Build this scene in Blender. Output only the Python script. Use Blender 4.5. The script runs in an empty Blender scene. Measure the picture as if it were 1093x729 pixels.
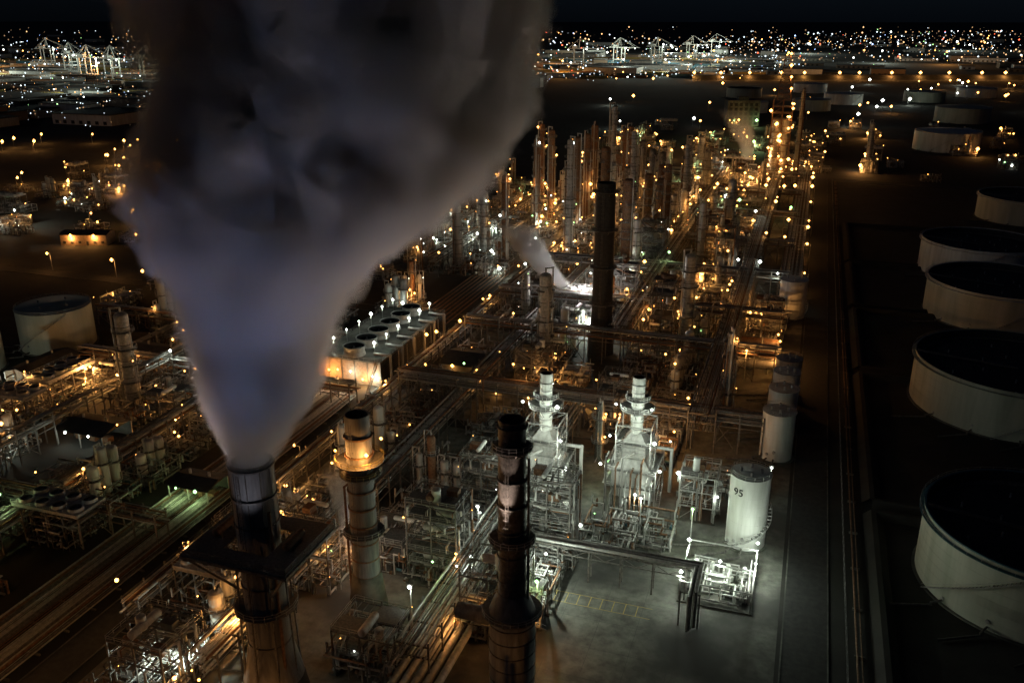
import bpy, math, random
from mathutils import Vector, Matrix
R = random.Random(11)
TH = math.radians(18.5)
CT, ST = math.cos(TH), math.sin(TH)
scene = bpy.context.scene
scene.view_settings.view_transform = 'Standard'
scene.view_settings.look = 'None'
scene.view_settings.exposure = 0

def W(X, Y):
    """survey (north-up) coordinates -> plant grid coordinates"""
    return (CT*X - ST*Y, ST*X + CT*Y)

# ------------------------------------------------------------------ materials
MATS = []
def newmat(name):
    m = bpy.data.materials.new(name); m.use_nodes = True
    MATS.append(m); return m

def surf(name, c1, c2, scale=0.6, rough=0.7, metal=0.0, streak=False, bump=0.0, detail=5, c3=None):
    m = newmat(name); nt = m.node_tree; N = nt.nodes; L = nt.links
    b = N['Principled BSDF']; b.inputs['Roughness'].default_value = rough; b.inputs['Metallic'].default_value = metal
    mp = N.new('ShaderNodeMapping')
    geo = N.new('ShaderNodeNewGeometry')
    L.new(geo.outputs['Position'], mp.inputs['Vector'])
    if streak: mp.inputs['Scale'].default_value = (1, 1, 0.12)
    n = N.new('ShaderNodeTexNoise'); n.inputs['Scale'].default_value = scale; n.inputs['Detail'].default_value = detail
    n.inputs['Roughness'].default_value = 0.65
    L.new(mp.outputs[0], n.inputs['Vector'])
    r = N.new('ShaderNodeValToRGB'); L.new(n.outputs['Fac'], r.inputs['Fac'])
    r.color_ramp.elements[0].position = 0.35; r.color_ramp.elements[1].position = 0.65
    r.color_ramp.elements[0].color = (*c1, 1); r.color_ramp.elements[1].color = (*c2, 1)
    out = r.outputs['Color']
    if c3:
        n2 = N.new('ShaderNodeTexNoise'); n2.inputs['Scale'].default_value = scale*0.13; n2.inputs['Detail'].default_value = 4
        L.new(geo.outputs['Position'], n2.inputs['Vector'])
        r2 = N.new('ShaderNodeValToRGB'); L.new(n2.outputs['Fac'], r2.inputs['Fac'])
        r2.color_ramp.elements[0].position = 0.45; r2.color_ramp.elements[1].position = 0.62
        mx = N.new('ShaderNodeMix'); mx.data_type = 'RGBA'
        L.new(r2.outputs['Color'], mx.inputs[0]); L.new(out, mx.inputs[6]); mx.inputs[7].default_value = (*c3, 1)
        out = mx.outputs[2]
    L.new(out, b.inputs['Base Color'])
    if bump:
        bm = N.new('ShaderNodeBump'); bm.inputs['Strength'].default_value = bump; bm.inputs['Distance'].default_value = 0.2
        L.new(n.outputs['Fac'], bm.inputs['Height']); L.new(bm.outputs[0], b.inputs['Normal'])
    return m

def bulbmat(name, col, st):
    m = newmat(name); nt = m.node_tree; nt.nodes.clear()
    e = nt.nodes.new('ShaderNodeEmission'); o = nt.nodes.new('ShaderNodeOutputMaterial')
    e.inputs['Color'].default_value = (*col, 1); e.inputs['Strength'].default_value = st
    nt.links.new(e.outputs[0], o.inputs['Surface'])
    m.cycles.emission_sampling = 'NONE'
    return m

surf('steel_structural', (.07,.065,.06), (.18,.17,.155), 1.2, .65, .2)                 # 0
surf('pipe_galvanised', (.26,.26,.25), (.46,.46,.44), 1.0, .5, .3)                    # 1
surf('tank_paint_white', (.50,.51,.47), (.72,.73,.70), .35, .55, 0, True)              # 2
surf('concrete', (.075,.077,.065), (.18,.178,.155), .35, .9, 0, False, .15, 8, (.045,.044,.04))  # 3
surf('asphalt', (.020,.020,.020), (.040,.039,.037), .7, .9, 0, False, .2, 8)               # 4
surf('steel_rusty', (.12,.06,.03), (.24,.14,.08), 1.5, .8, .1)                        # 5
surf('vessel_cladding', (.28,.28,.26), (.48,.47,.45), .8, .55, .2, True)                # 6
surf('roof_dark', (.03,.032,.035), (.06,.06,.06), .4, .8)                              # 7
surf('paint_yellow', (.30,.22,.05), (.42,.32,.10), 1.5, .6)                             # 8
bulbmat('bulb_sodium', (1.0,.42,.09), 11)                                               # 9
bulbmat('bulb_white', (.92,1.0,.9), 12)                                                 # 10
bulbmat('bulb_green', (.45,1.0,.35), 5)                                                # 11
surf('soil', (.016,.015,.014), (.036,.033,.029), .12, .95, 0, False, .3, 10, (.018,.020,.015)) # 12
surf('grating', (.10,.10,.095), (.20,.19,.18), 2.0, .7, .3)                          # 13
surf('tank_paint_beige', (.34,.36,.28), (.48,.49,.40), .25, .6, 0, True)               # 14
bulbmat('bulb_red', (1.0,.12,.05), 6)                                                  # 15
bulbmat('bulb_blue', (.35,.55,1.0), 5)                                                 # 16
bulbmat('bulb_city_warm', (1.0,.58,.26), 2.2)                                          # 17
bulbmat('bulb_city_white', (.75,.92,1.0), 2.6)                                          # 18
surf('steel_black', (.012,.012,.013), (.03,.03,.03), 1.0, .7)                          # 19
surf('paint_blue_green', (.03,.10,.14), (.06,.16,.20), 1.0, .5)                        # 20
surf('brick_wall', (.22,.15,.10), (.34,.26,.19), 1.2, .85)                             # 21
bulbmat('bulb_city_faint', (1.0,.6,.32), .5)                                          # 22
surf('stack_steel', (.13,.13,.128), (.26,.255,.25), .9, .85, 0, True)                  # 23

# ------------------------------------------------------------------ mesh builder
class MB:
    def __init__(s): s.v=[]; s.f=[]; s.m=[]; s.s=[]; s.lamps=[]
    def add(s, vs, fs, m, sm=False):
        o = len(s.v); s.v += vs
        for f in fs:
            s.f.append([i+o for i in f]); s.m.append(m); s.s.append(sm)
    def box(s, x0,y0,z0,x1,y1,z1,m):
        if x0>x1: x0,x1=x1,x0
        if y0>y1: y0,y1=y1,y0
        if z0>z1: z0,z1=z1,z0
        s.add([(x0,y0,z0),(x1,y0,z0),(x1,y1,z0),(x0,y1,z0),(x0,y0,z1),(x1,y0,z1),(x1,y1,z1),(x0,y1,z1)],
              [(0,3,2,1),(4,5,6,7),(0,1,5,4),(1,2,6,5),(2,3,7,6),(3,0,4,7)], m)
    def tube(s, p, q, r, m, n=6, r2=None, cap=False):
        p=Vector(p); q=Vector(q); d=q-p
        if d.length<1e-5: return
        d.normalize()
        up = Vector((0,0,1)) if abs(d.z)<.9 else Vector((1,0,0))
        u=d.cross(up).normalized(); w=d.cross(u)
        if r2 is None: r2=r
        vs=[]
        off = math.pi/4 if n==4 else 0
        for i in range(n):
            a=2*math.pi*i/n+off; o=u*math.cos(a)+w*math.sin(a)
            vs.append(tuple(p+o*r)); vs.append(tuple(q+o*r2))
        fs=[(2*i,2*i+1,(2*i+3)%(2*n),(2*i+2)%(2*n)) for i in range(n)]
        s.add(vs,fs,m,n>4)
        if cap:
            s.add([vs[2*i] for i in range(n)],[tuple(range(n))],m)
            s.add([vs[2*i+1] for i in range(n)],[tuple(range(n))[::-1]],m)
    def beam(s,p,q,w,m=0): s.tube(p,q,w*.7,m,4)
    def pipe(s,pts,r,m,n=6):
        for i in range(len(pts)-1):
            a=Vector(pts[i]); b=Vector(pts[i+1]); d=(b-a)
            if d.length<.01: continue
            d=d.normalized()*r*.85
            s.tube(a-d if i else a, b+d if i<len(pts)-2 else b, r, m, n)
    def cyl(s,x,y,z0,z1,r,m,n=16,r2=None,cap=True):
        s.tube((x,y,z0),(x,y,z1),r,m,n,r2,False)
        if cap:
            rr=r if r2 is None else r2
            s.add([(x+rr*math.cos(2*math.pi*i/n),y+rr*math.sin(2*math.pi*i/n),z1) for i in range(n)],[tuple(range(n))],m)
    def dome(s,x,y,z,r,h,m,n=16,k=4):
        pr=r;pz=z
        for i in range(1,k+1):
            a=i/k*math.pi/2; nr=max(r*math.cos(a),.01); nz=z+h*math.sin(a)
            s.tube((x,y,pz),(x,y,nz),pr,m,n,nr); pr,pz=nr,nz
    def hdrum(s,x,y,z,L,r,m,axis='x',n=14):
        ax=Vector((1,0,0)) if axis=='x' else Vector((0,1,0)); c=Vector((x,y,z))
        s.tube(c-ax*L/2,c+ax*L/2,r,m,n)
        for sg in(-1,1):
            e=c+ax*sg*L/2
            s.tube(e,e+ax*sg*r*.35,r,m,n,r*.75); s.tube(e+ax*sg*r*.35,e+ax*sg*r*.5,r*.75,m,n,.02)
            k=c+ax*sg*L*.3
            if axis=='x': s.box(k.x-.2,k.y-r*.8,0 if z<r+3.5 else z-r-1,k.x+.2,k.y+r*.8,z-r*.5,3)
            else: s.box(k.x-r*.8,k.y-.2,0 if z<r+3.5 else z-r-1,k.x+r*.8,k.y+.2,z-r*.5,3)
    def annulus(s,x,y,z,r0,r1,m,n=20,t=.15,a0=0,a1=2*math.pi):
        vs=[];fs=[]
        for i in range(n+1):
            a=a0+(a1-a0)*i/n; c,d=math.cos(a),math.sin(a)
            vs+=[(x+r0*c,y+r0*d,z),(x+r1*c,y+r1*d,z),(x+r1*c,y+r1*d,z-t),(x+r0*c,y+r0*d,z-t)]
        for i in range(n):
            o=4*i; fs+=[(o,o+1,o+5,o+4),(o+1,o+2,o+6,o+5),(o+3,o+7,o+6,o+2),(o,o+4,o+7,o+3)]
        s.add(vs,fs,m)
    def ringrail(s,x,y,z,r,m=1,n=16,a0=0,a1=2*math.pi,w=.05):
        for h in(.55,1.1):
            for i in range(n):
                a=a0+(a1-a0)*i/n; b=a0+(a1-a0)*(i+1)/n
                s.tube((x+r*math.cos(a),y+r*math.sin(a),z+h),(x+r*math.cos(b),y+r*math.sin(b),z+h),w,m,4)
        for i in range(n+1):
            a=a0+(a1-a0)*i/n
            s.tube((x+r*math.cos(a),y+r*math.sin(a),z),(x+r*math.cos(a),y+r*math.sin(a),z+1.1),w,m,4)
    def plat(s,x,y,z,r0,r1,m=13,n=18,rail=1,a0=0,a1=2*math.pi):
        s.annulus(x,y,z,r0,r1,m,n,.2,a0,a1); s.ringrail(x,y,z,r1-.05,rail,n,a0,a1)
        for i in range(0,n,3):
            a=a0+(a1-a0)*i/n; c,d=math.cos(a),math.sin(a)
            s.beam((x+r0*c,y+r0*d,z-(r1-r0)),(x+r1*c,y+r1*d,z-.2),.12,0)
    def rail(s,p,q,m=1,w=.05):
        p=Vector(p);q=Vector(q);L=(q-p).length;k=max(1,int(L/2))
        for h in(.55,1.1): s.tube(p+Vector((0,0,h)),q+Vector((0,0,h)),w,m,4)
        for i in range(k+1):
            a=p.lerp(q,i/k); s.tube(a,a+Vector((0,0,1.1)),w,m,4)
    def ladder(s,x,y,z0,z1,m=1,cage=True):
        for dx in(-.25,.25): s.tube((x+dx,y,z0),(x+dx,y,z1),.04,m,4)
        z=z0
        while z<z1:
            s.tube((x-.25,y,z),(x+.25,y,z),.025,m,4); z+=.6
        if cage:
            z=z0+2.5
            while z<z1:
                s.pipe([(x-.4,y,z),(x-.4,y-.7,z),(x+.4,y-.7,z),(x+.4,y,z)],.03,m,4); z+=1.5
    def stair(s,x0,y0,z0,x1,y1,z1,m=13,w=.9):
        p=Vector((x0,y0,z0));q=Vector((x1,y1,z1));d=(q-p);h=Vector((d.x,d.y,0)).normalized();sd=Vector((-h.y,h.x,0))*w/2
        for sg in(-1,1):
            s.beam(p+sd*sg,q+sd*sg,.15,m); s.tube(p+sd*sg+Vector((0,0,1)),q+sd*sg+Vector((0,0,1)),.04,1,4)
        k=max(2,int(d.length/.5))
        for i in range(k):
            c=p.lerp(q,(i+.5)/k); a=c+sd;b=c-sd
            s.tube(a,b,.1,m,4)
    def mesh(s,name):
        me=bpy.data.meshes.new(name); me.from_pydata(s.v,[],s.f)
        me.polygons.foreach_set('material_index',s.m); me.polygons.foreach_set('use_smooth',s.s)
        for m in MATS: me.materials.append(m)
        me.update(); return me
    def obj(s,name,x=0,y=0,rot=0,zs=1,me=None):
        o=bpy.data.objects.new(name, me or s.mesh(name)); scene.collection.objects.link(o)
        o.location=(x,y,0); o.rotation_euler[2]=math.radians(rot); o.scale[2]=zs
        c,d=math.cos(o.rotation_euler[2]),math.sin(o.rotation_euler[2])
        for (lx,ly,lz,k,pw) in s.lamps:
            lamp(x+lx*c-ly*d, y+lx*d+ly*c, lz*zs, k, pw)
        return o

LAMPS=[]
def lamp(x,y,z,kind=None,power=None,prob=1.0,r=None):
    LAMPS.append((x,y,z,kind,power,prob,r))

KEEP=[]
def free(x,y,hw,hd):
    for a,b,c,d in KEEP:
        if x+hw>a and x-hw<c and y+hd>b and y-hd<d: return False
    return True

# ------------------------------------------------------------------ prototypes
def P_frame(seed,w,d,levels,lh=4.5,sm=None):
    r=random.Random(seed); b=MB(); nx=max(1,round(w/5)); ny=max(1,round(d/5.5))
    xs=[-w/2+w*i/nx for i in range(nx+1)]; ys=[-d/2+d*i/ny for i in range(ny+1)]
    H=levels*lh
    if sm is None: sm=r.choice([0,0,1,13])
    for x in xs:
        for y in ys:
            b.beam((x,y,0),(x,y,H+r.choice([0,1.2])),.32,sm); b.box(x-.5,y-.5,0,x+.5,y+.5,.35,3)
    for l in range(1,levels+1):
        z=l*lh
        for x in xs: b.beam((x,-d/2,z),(x,d/2,z),.28,sm)
        for y in ys: b.beam((-w/2,y,z),(w/2,y,z),.28,sm)
        for i in range(nx):
            for j in range(ny):
                if r.random()<.35: b.box(xs[i]+.1,ys[j]+.1,z+.2,xs[i+1]-.1,ys[j+1]-.1,z+.27,13)
                else:
                    for k in range(1,4):
                        xx=xs[i]+(xs[i+1]-xs[i])*k/4; b.beam((xx,ys[j],z),(xx,ys[j+1],z),.12,sm)
        b.rail((-w/2,-d/2,z+.2),(w/2,-d/2,z+.2)); b.rail((w/2,-d/2,z+.2),(w/2,d/2,z+.2))
        b.rail((-w/2,d/2,z+.2),(w/2,d/2,z+.2)); b.rail((-w/2,-d/2,z+.2),(-w/2,d/2,z+.2))
        x=r.choice(xs[:-1]);b.beam((x,-d/2,z-lh),(x+w/nx,-d/2,z),.16,sm)
        y=r.choice(ys[:-1]);b.beam((-w/2,y,z-lh),(-w/2,y+d/ny,z),.16,sm); b.beam((w/2,y+d/ny,z-lh),(w/2,y,z),.16,sm)
        b.stair(w/2+.7,-d/2+(l%2)*5,z-lh+.2,w/2+.7,-d/2+((l+1)%2)*5+.01,z+.2)
        for k in range(r.randint(1,3)):
            t=r.random(); x=r.uniform(-w*.32,w*.32); y=r.uniform(-d*.32,d*.32); zz=z+.3 if r.random()<.7 else z-lh+.2
            if t<.4:
                b.hdrum(x,y,zz+1.3,min(w,d)*r.uniform(.35,.6),r.uniform(.5,1.1),r.choice([1,6,6,2,5]),r.choice('xy'))
            elif t<.8:
                rr=r.uniform(.5,1.2); hh=r.uniform(2,4.2); b.cyl(x,y,zz,zz+hh,rr,r.choice([6,2,1]),12,cap=False); b.dome(x,y,zz+hh,rr,rr*.5,6,12,3)
            else: b.box(x-1,y-1.3,zz,x+1,y+1.3,zz+1.6,r.choice([1,5,3]))
        for k in range(6):
            y=r.uniform(-d/2,d/2);x=r.uniform(-w/2,w/2);zz=z-r.uniform(.5,1.6);rr=r.uniform(.08,.28)
            if r.random()<.5: b.pipe([(-w/2-.6,y,zz-r.uniform(1,2.5)),(-w/2-.6,y,zz),(w/2-r.uniform(0,w*.6),y,zz)],rr,r.choice([1,6,0,5]))
            else: b.pipe([(x,-d/2-.6,zz-r.uniform(1,3)),(x,-d/2-.6,zz),(x,d/2-r.uniform(0,d*.6),zz)],rr,r.choice([1,6,0,5]))
        b.lamps.append((r.choice([-w/2-.4,w/2+.4]),r.choice([-d/2-.4,d/2+.4]),z+r.uniform(-1,2),None,None))
        if r.random()<.6: b.lamps.append((r.uniform(-w/2,w/2),-d/2-.6,z-1,None,None))
    for k in range(6):
        x=r.uniform(-w/2,w/2); b.pipe([(x,-d/2-.5,.8),(x,-d/2-.5,H*r.uniform(.4,1.05)),(x,d*.2,H*r.uniform(.4,1.05))],r.uniform(.1,.3),r.choice([1,6,6,5]),8)
    return b

def P_column(seed,h,r0):
    r=random.Random(seed); b=MB(); m=r.choice([6,23,0,1,5])
    b.cyl(0,0,0,2.2,r0*1.15,3,18); hb=h*r.uniform(.45,.7)
    r1=r0*r.choice([1,1,.7])
    b.cyl(0,0,2.2,hb,r0,m,18,cap=False); b.tube((0,0,hb),(0,0,hb+1.2),r0,m,18,r1); b.cyl(0,0,hb+1.2,h,r1,m,18,cap=False); b.dome(0,0,h,r1,r1*.7,m,18,4)
    z=6
    while z<h:
        rr=r0 if z<hb else r1
        a0=r.uniform(0,6.28); b.plat(0,0,z,rr,rr+1.3,13,12,1,a0,a0+r.uniform(2.5,5.5))
        b.annulus(0,0,z+1.8,rr,rr+.12,0,18,.25)
        if r.random()<(.6 if z<h*.5 else .25) or z+7.5>h:
            a=a0+r.uniform(.3,2.4); b.lamps.append(((rr+1.5)*math.cos(a),(rr+1.5)*math.sin(a),z+1.8,None,None))
        z+=r.uniform(4.5,7.5)
    b.ladder(0,-r0-.4,1,h-1)
    for k in range(5):
        a=r.uniform(0,6.28); d=r0+r.uniform(.35,.8); x,y=d*math.cos(a),d*math.sin(a); zt=h*r.uniform(.5,1.0)
        b.pipe([(x*2.2,y*2.2,1),(x,y,1.5),(x,y,zt),(x*.4,y*.4,zt+.3)],r.uniform(.12,.32),r.choice([1,6,5]),8)
    a=r.uniform(0,6.28); x,y=(r0+.7)*math.cos(a),(r0+.7)*math.sin(a)
    b.pipe([(0,0,h+r1*.7),(0,0,h+r1+1),(x,y,h+r1+1),(x,y,2)],.35,6,8)
    b.tube((0,0,h),(0.6,0,h+5),.05,0,4)
    return b

def P_exch(seed,n):
    r=random.Random(seed); b=MB()
    for i in range(n):
        y=-n*1.5+i*3; L=r.uniform(6,9); rr=r.uniform(.5,.95)
        for lv in range(r.randint(1,2)):
            z=1.8+lv*2.3
            b.hdrum(0,y,z,L,rr,r.choice([6,1,5,2,6]),'x'); b.tube((L/2-.3,y,z),(L/2-.1,y,z),rr*1.2,1,14,cap=True)
            b.pipe([(L/2-1,y,z+rr),(L/2-1,y,z+rr+1.6),(L/2-1,y+1.5,z+rr+1.6),(L/2-1,y+1.5,.5)],.18,r.choice([1,6]))
            b.pipe([(-L/2+1,y,z+rr),(-L/2+1,y,z+rr+1.2),(-L/2-2,y,z+rr+1.2)],.18,r.choice([1,6]))
    b.box(-5.5,-n*1.5-1.5,0.03,5.5,n*1.5,.16,3)
    b.lamps.append((4.8,0,4.8,None,None)); b.tube((4.8,0,0),(4.8,0,5),.08,0,6)
    return b

def P_piping(seed,w,d,n,zmax=5.5):
    r=random.Random(seed); b=MB()
    for i in range(n):
        z=r.choice([.5,.7,1.1,2.6,3.2,4.4,zmax]); rr=r.uniform(.07,.3); m=r.choice([1,1,6,6,5,0])
        x,y=r.uniform(-w/2,w/2),r.uniform(-d/2,d/2); pts=[(x,y,.1),(x,y,z)]
        for k in range(r.randint(1,4)):
            if k%2==(i%2): x=max(-w/2,min(w/2,x+r.uniform(-w*.7,w*.7)))
            else: y=max(-d/2,min(d/2,y+r.uniform(-d*.7,d*.7)))
            pts.append((x,y,z))
        if r.random()<.6: pts.append((x,y,r.choice([.1,z+2])))
        b.pipe(pts,rr,m)
        if r.random()<.5:
            vx,vy,vz=pts[1]; b.box(vx-.3,vy-.3,vz*.5,vx+.3,vy+.3,vz*.5+.5,5); b.tube((vx,vy,vz*.5+.3),(vx+.7,vy,vz*.5+.3),.05,0,4); b.tube((vx+.7,vy,vz*.5+.3),(vx+.75,vy,vz*.5+.3),.3,5,8,cap=True)
    for k in range(5):
        x,y=r.uniform(-w/2,w/2),r.uniform(-d/2,d/2)
        b.box(x-1.4,y-.8,0,x+1.4,y+.8,.35,3)
        b.tube((x-1.2,y,.9),(x+.1,y,.9),.4,r.choice([0,1,20]),10,cap=True); b.tube((x+.2,y,.9),(x+.9,y,.9),.3,1,10,cap=True)
    for k in range(4):
        x=-w/2+w*k/3
        for yy in(-d/4,d/4):
            b.beam((x,yy-1.5,0),(x,yy-1.5,4.2),.2); b.beam((x,yy+1.5,0),(x,yy+1.5,4.2),.2); b.beam((x,yy-1.8,4.1),(x,yy+1.8,4.1),.2); b.beam((x,yy-1.8,2.3),(x,yy+1.8,2.3),.2)
    for k in range(1):
        x,y=r.uniform(-w/2,w/2),r.uniform(-d/2,d/2); b.tube((x,y,0),(x,y,5),.07,0,6); b.lamps.append((x,y,5.1,None,None))
    return b

def P_aircooler(seed,L,wd=9):
    b=MB(); n=int(L/5); z=9
    for i in range(n+1):
        y=-L/2+L*i/n
        for x in(-wd/2,wd/2): b.beam((x,y,0),(x,y,z),.3)
        b.beam((-wd/2,y,z-3),(wd/2,y,z-3),.25); b.beam((-wd/2,y,z),(wd/2,y,z),.25)
        if i<n: b.beam((-wd/2,y,0),(-wd/2,y+L/n,z-3),.15)
    b.box(-wd/2-.2,-L/2,z,wd/2+.2,L/2,z+.9,1)
    for i in range(n):
        y=-L/2+L*(i+.5)/n
        for x in(-wd/4,wd/4):
            b.tube((x,y,z+.9),(x,y,z+1.7),1.9,1,16,1.7); b.annulus(x,y,z+1.71,1.5,1.72,1,16,.1)
            b.add([(x+1.5*math.cos(k*.785),y+1.5*math.sin(k*.785),z+1.2) for k in range(8)],[tuple(range(8))],19)
            for k in range(4): b.box(x-.1,y-.1,z+1.3,x+1.4*math.cos(k*1.57+.3),y+1.4*math.sin(k*1.57+.3),z+1.36,13)
    b.rail((-wd/2-.2,-L/2,z+.9),(-wd/2-.2,L/2,z+.9)); b.rail((wd/2+.2,-L/2,z+.9),(wd/2+.2,L/2,z+.9))
    b.lamps+= [(-wd/2,-L/2,z+2.5,None,None),(wd/2,L/4,z-3.5,None,None)]
    return b

def P_vessels(seed):
    r=random.Random(seed); b=MB()
    for i in range(r.randint(2,4)):
        x=-5+i*3.6; rr=r.uniform(.9,1.6); h=r.uniform(6,16); m=r.choice([2,6,6,5])
        for a in range(4): b.beam((x+rr*.8*math.cos(a*1.57),rr*.8*math.sin(a*1.57),0),(x+rr*.8*math.cos(a*1.57),rr*.8*math.sin(a*1.57),2.2),.2)
        b.cyl(x,0,2,h,rr,m,14,cap=False); b.dome(x,0,h,rr,rr*.6,m,14,3); b.plat(x,0,h*.75,rr,rr+1,13,10,1); b.ladder(x,-rr-.3,0,h,cage=False)
        b.pipe([(x,0,h+rr*.6),(x,0,h+1.8),(x+1.9,0,h+1.8),(x+1.9,0,1)],.18,1)
        if i%2: b.lamps.append((x+rr+1.1,-.5,h*.75+1.8,None,None))
    b.box(-7,-3,.03,8,3,.2,3)
    return b

def pipe_rack(name,x,y,L,axis,w=7,seed=1,z=6,lv=2,gap=6.5,npipe=9):
    r=random.Random(seed); b=MB(); n=int(L/gap)
    for i in range(n+1):
        t=-L/2+L*i/n
        for s_ in(-w/2,w/2): b.beam((s_,t,0),(s_,t,z+(lv-1)*2.6+.8),.32)
        for l in range(lv): b.beam((-w/2,t,z+l*2.6),(w/2,t,z+l*2.6),.3)
        if i<n and i%3==0: b.beam((-w/2,t,.3),(-w/2,t+L/n,z),.18); b.beam((w/2,t,z),(w/2,t+L/n,.3),.18)
    for s_ in(-w/2,w/2):
        for l in range(lv): b.beam((s_,-L/2,z+l*2.6-.8),(s_,L/2,z+l*2.6-.8),.22)
    for l in range(lv):
        xx=-w/2+.5
        while xx<w/2-.4:
            rr=r.choice([.08,.12,.16,.22,.3]); a=-L/2-r.uniform(0,2); e=L/2+r.uniform(0,2); mm=r.choice([1,1,6,6,5,0])
            zz=z+l*2.6+.25+rr
            if r.random()<.4:
                c=r.uniform(-L*.4,L*.4); b.pipe([(xx,a,zz),(xx,c,zz),(xx,c,zz+1.0),(xx+w*.8 if xx<0 else xx-w*.8,c,zz+1.0),(xx+w*.8 if xx<0 else xx-w*.8,c,zz-3)],rr,mm); b.pipe([(xx,c+1.5,zz),(xx,e,zz)],rr,mm)
            else: b.tube((xx,a,zz),(xx,e,zz),rr,mm,6)
            xx+=rr*2+r.uniform(.15,.5)
    for i in range(0,n,3):
        if r.random()<.6: b.lamps.append((r.choice([-1,1])*(w/2+.6),-L/2+L*i/n,z+(lv*2.6)+r.uniform(-3,2.5),None,None if r.random()<.5 else r.uniform(300,1100)))
    return b.obj(name,x,y,-90 if axis=='x' else 0)

# ------------------------------------------------------------------ ground and roads
g=MB()
S=40000
g.add([(-S,-S,0),(S,-S,0),(S,S,0),(-S,S,0)],[(0,1,2,3)],12)
g.obj('ground')
g=MB(); g.box(-123,85,-.2,4,730,.03,3); g.box(-215,395,-.2,-134.3,600,.03,3); g.obj('plant_pavement')
def road(name,x0,y0,x1,y1,mark=True):
    b=MB(); b.box(x0,y0,-.1,x1,y1,.06,4)
    for s_ in(0,1):
        if x1-x0<y1-y0:
            xx=(x0,x1)[s_]; b.box(xx-.15,y0,0,xx+.15,y1,.18,3); 
        else:
            yy=(y0,y1)[s_]; b.box(x0,yy-.15,0,x1,yy+.15,.18,3)
    if mark:
        if x1-x0<y1-y0:
            c=(x0+x1)/2; y=y0
            while y<y1-3: b.box(c-.06,y,.06,c+.06,y+3,.066,8); y+=9
        else:
            c=(y0+y1)/2; x=x0
            while x<x1-3: b.box(x,c-.06,.06,x+3,c+.06,.066,8); x+=9
    b.obj(name)
road('road',5,80,14,760,False); road('road',-134,60,-126,640,False); road('road',-122,322,4.8,329); road('road',-122,232,-26,238,False); road('road',-420,330,-134.2,338,False); road('road',18,740,420,748,False)
b=MB()
for i in range(9): b.box(-46+i*2.6,158,.04,-45.8+i*2.6,161.5,.048,8)
b.box(-46,157.9,.04,-22,158.05,.05,8); b.box(-46,161.5,.04,-22,161.65,.05,8)
for i in range(5): b.box(-48+i*8,134,.034,-47.94+i*8,192,.037,7)
for i in range(6): b.box(-50,136+i*9,.034,-14,136.06+i*9,.037,7)
b.obj('pavement_markings')

# ------------------------------------------------------------------ stacks
def hollow(b,x,y,z,r,m=0,depth=6):
    b.tube((x,y,z),(x,y,z-depth),r*.88,19,24,cap=False); b.annulus(x,y,z,r*.86,r,m,24,.2)
    b.add([(x+r*.88*math.cos(i*math.pi/8),y+r*.88*math.sin(i*math.pi/8),z-depth) for i in range(16)],[tuple(range(16))],19)
b=MB(); h=52
b.tube((0,0,0),(0,0,9),7,3,28,5.4); b.tube((0,0,9),(0,0,17),5.4,23,28,3.7); b.tube((0,0,17),(0,0,h),3.7,23,28,3.55)
for z in(17,23,29,35,41,46,51.5): b.annulus(0,0,z,3.4,3.85,0,28,.25)
for i in range(10): a=i*.628; b.box(3.62*math.cos(a)-.06,3.62*math.sin(a)-.06,38,3.62*math.cos(a)+.06,3.62*math.sin(a)+.06,51.2,0)
hollow(b,0,0,h,3.55,0)
z=37
b.box(-10,-8,z-.3,-4.2,8,z,13); b.box(4.2,-8,z-.3,10,8,z,13); b.box(-4.2,-8,z-.3,4.2,-4.2,z,13); b.box(-4.2,4.2,z-.3,4.2,8,z,13)
for p,q in(((-10,-8),(10,-8)),((10,-8),(10,8)),((10,8),(-10,8)),((-10,8),(-10,-8))):
    b.rail((p[0],p[1],z),(q[0],q[1],z),0,.08); b.beam((p[0],p[1],z-.6),(q[0],q[1],z-.6),.5,0)
    b.beam((p[0]*.97,p[1]*.97,z-.6),(p[0]*.33,p[1]*.33,z-9),.35,0)
for s_ in(-6.8,6.8):
    b.beam((s_,-8,z-.6),(s_,8,z-.6),.4,0); b.hdrum(s_,0,z+1.2,5,.7,5,'y')
for a in range(8):
    an=a*math.pi/4; b.beam((5.2*math.cos(an),5.2*math.sin(an),0),(4.2*math.cos(an),4.2*math.sin(an),z),.25,0)
b.plat(0,0,24,3.7,5.5); b.ladder(0,-4.1,2,h-1,0); b.pipe([(3.9,-2,0),(3.9,-2,44)],.3,5)
b.lamps=[(-9,-9,12,'o',900),(6,-10,10,'o',400)]
b.obj('steam_smokestack',-82,109.6); KEEP.append((-93,98,-71,121))
b=MB(); h=46.5
b.tube((0,0,0),(0,0,10),4.4,3,24,3.1); b.tube((0,0,10),(0,0,h-7),2.9,23,24,2.6); b.tube((0,0,h-7),(0,0,h),2.6,23,24,2.5)
for z in range(10,46,4): b.annulus(0,0,z,2.4,2.95,5,24,.35)
hollow(b,0,0,h,2.5,0)
b.plat(0,0,36.4,2.7,5.0,13,20,8); b.plat(0,0,33.5,2.7,4.2,13,20,8); b.plat(0,0,20,2.8,4.4)
b.ladder(0,-3.2,1,h-1,0); b.pipe([(-3.4,-1,0),(-3.4,-1,30),(-2.4,-1,31)],.25,5)
b.lamps+=[(3.4,-3.3,39.2,'o',1700),(-3.4,-3.4,39.2,'o',1200),(-4.4,1.5,35.5,'o',300),(3.6,2.9,40,'o',200)]
b.obj('banded_smokestack',-80,141.9); KEEP.append((-86,136,-74,148))
b=MB(); h=57
b.tube((0,0,0),(0,0,19),4.3,23,26); b.tube((0,0,19),(0,0,23),4.3,23,26,2.7); b.tube((0,0,23),(0,0,h),2.6,0,24,2.35)
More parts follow.
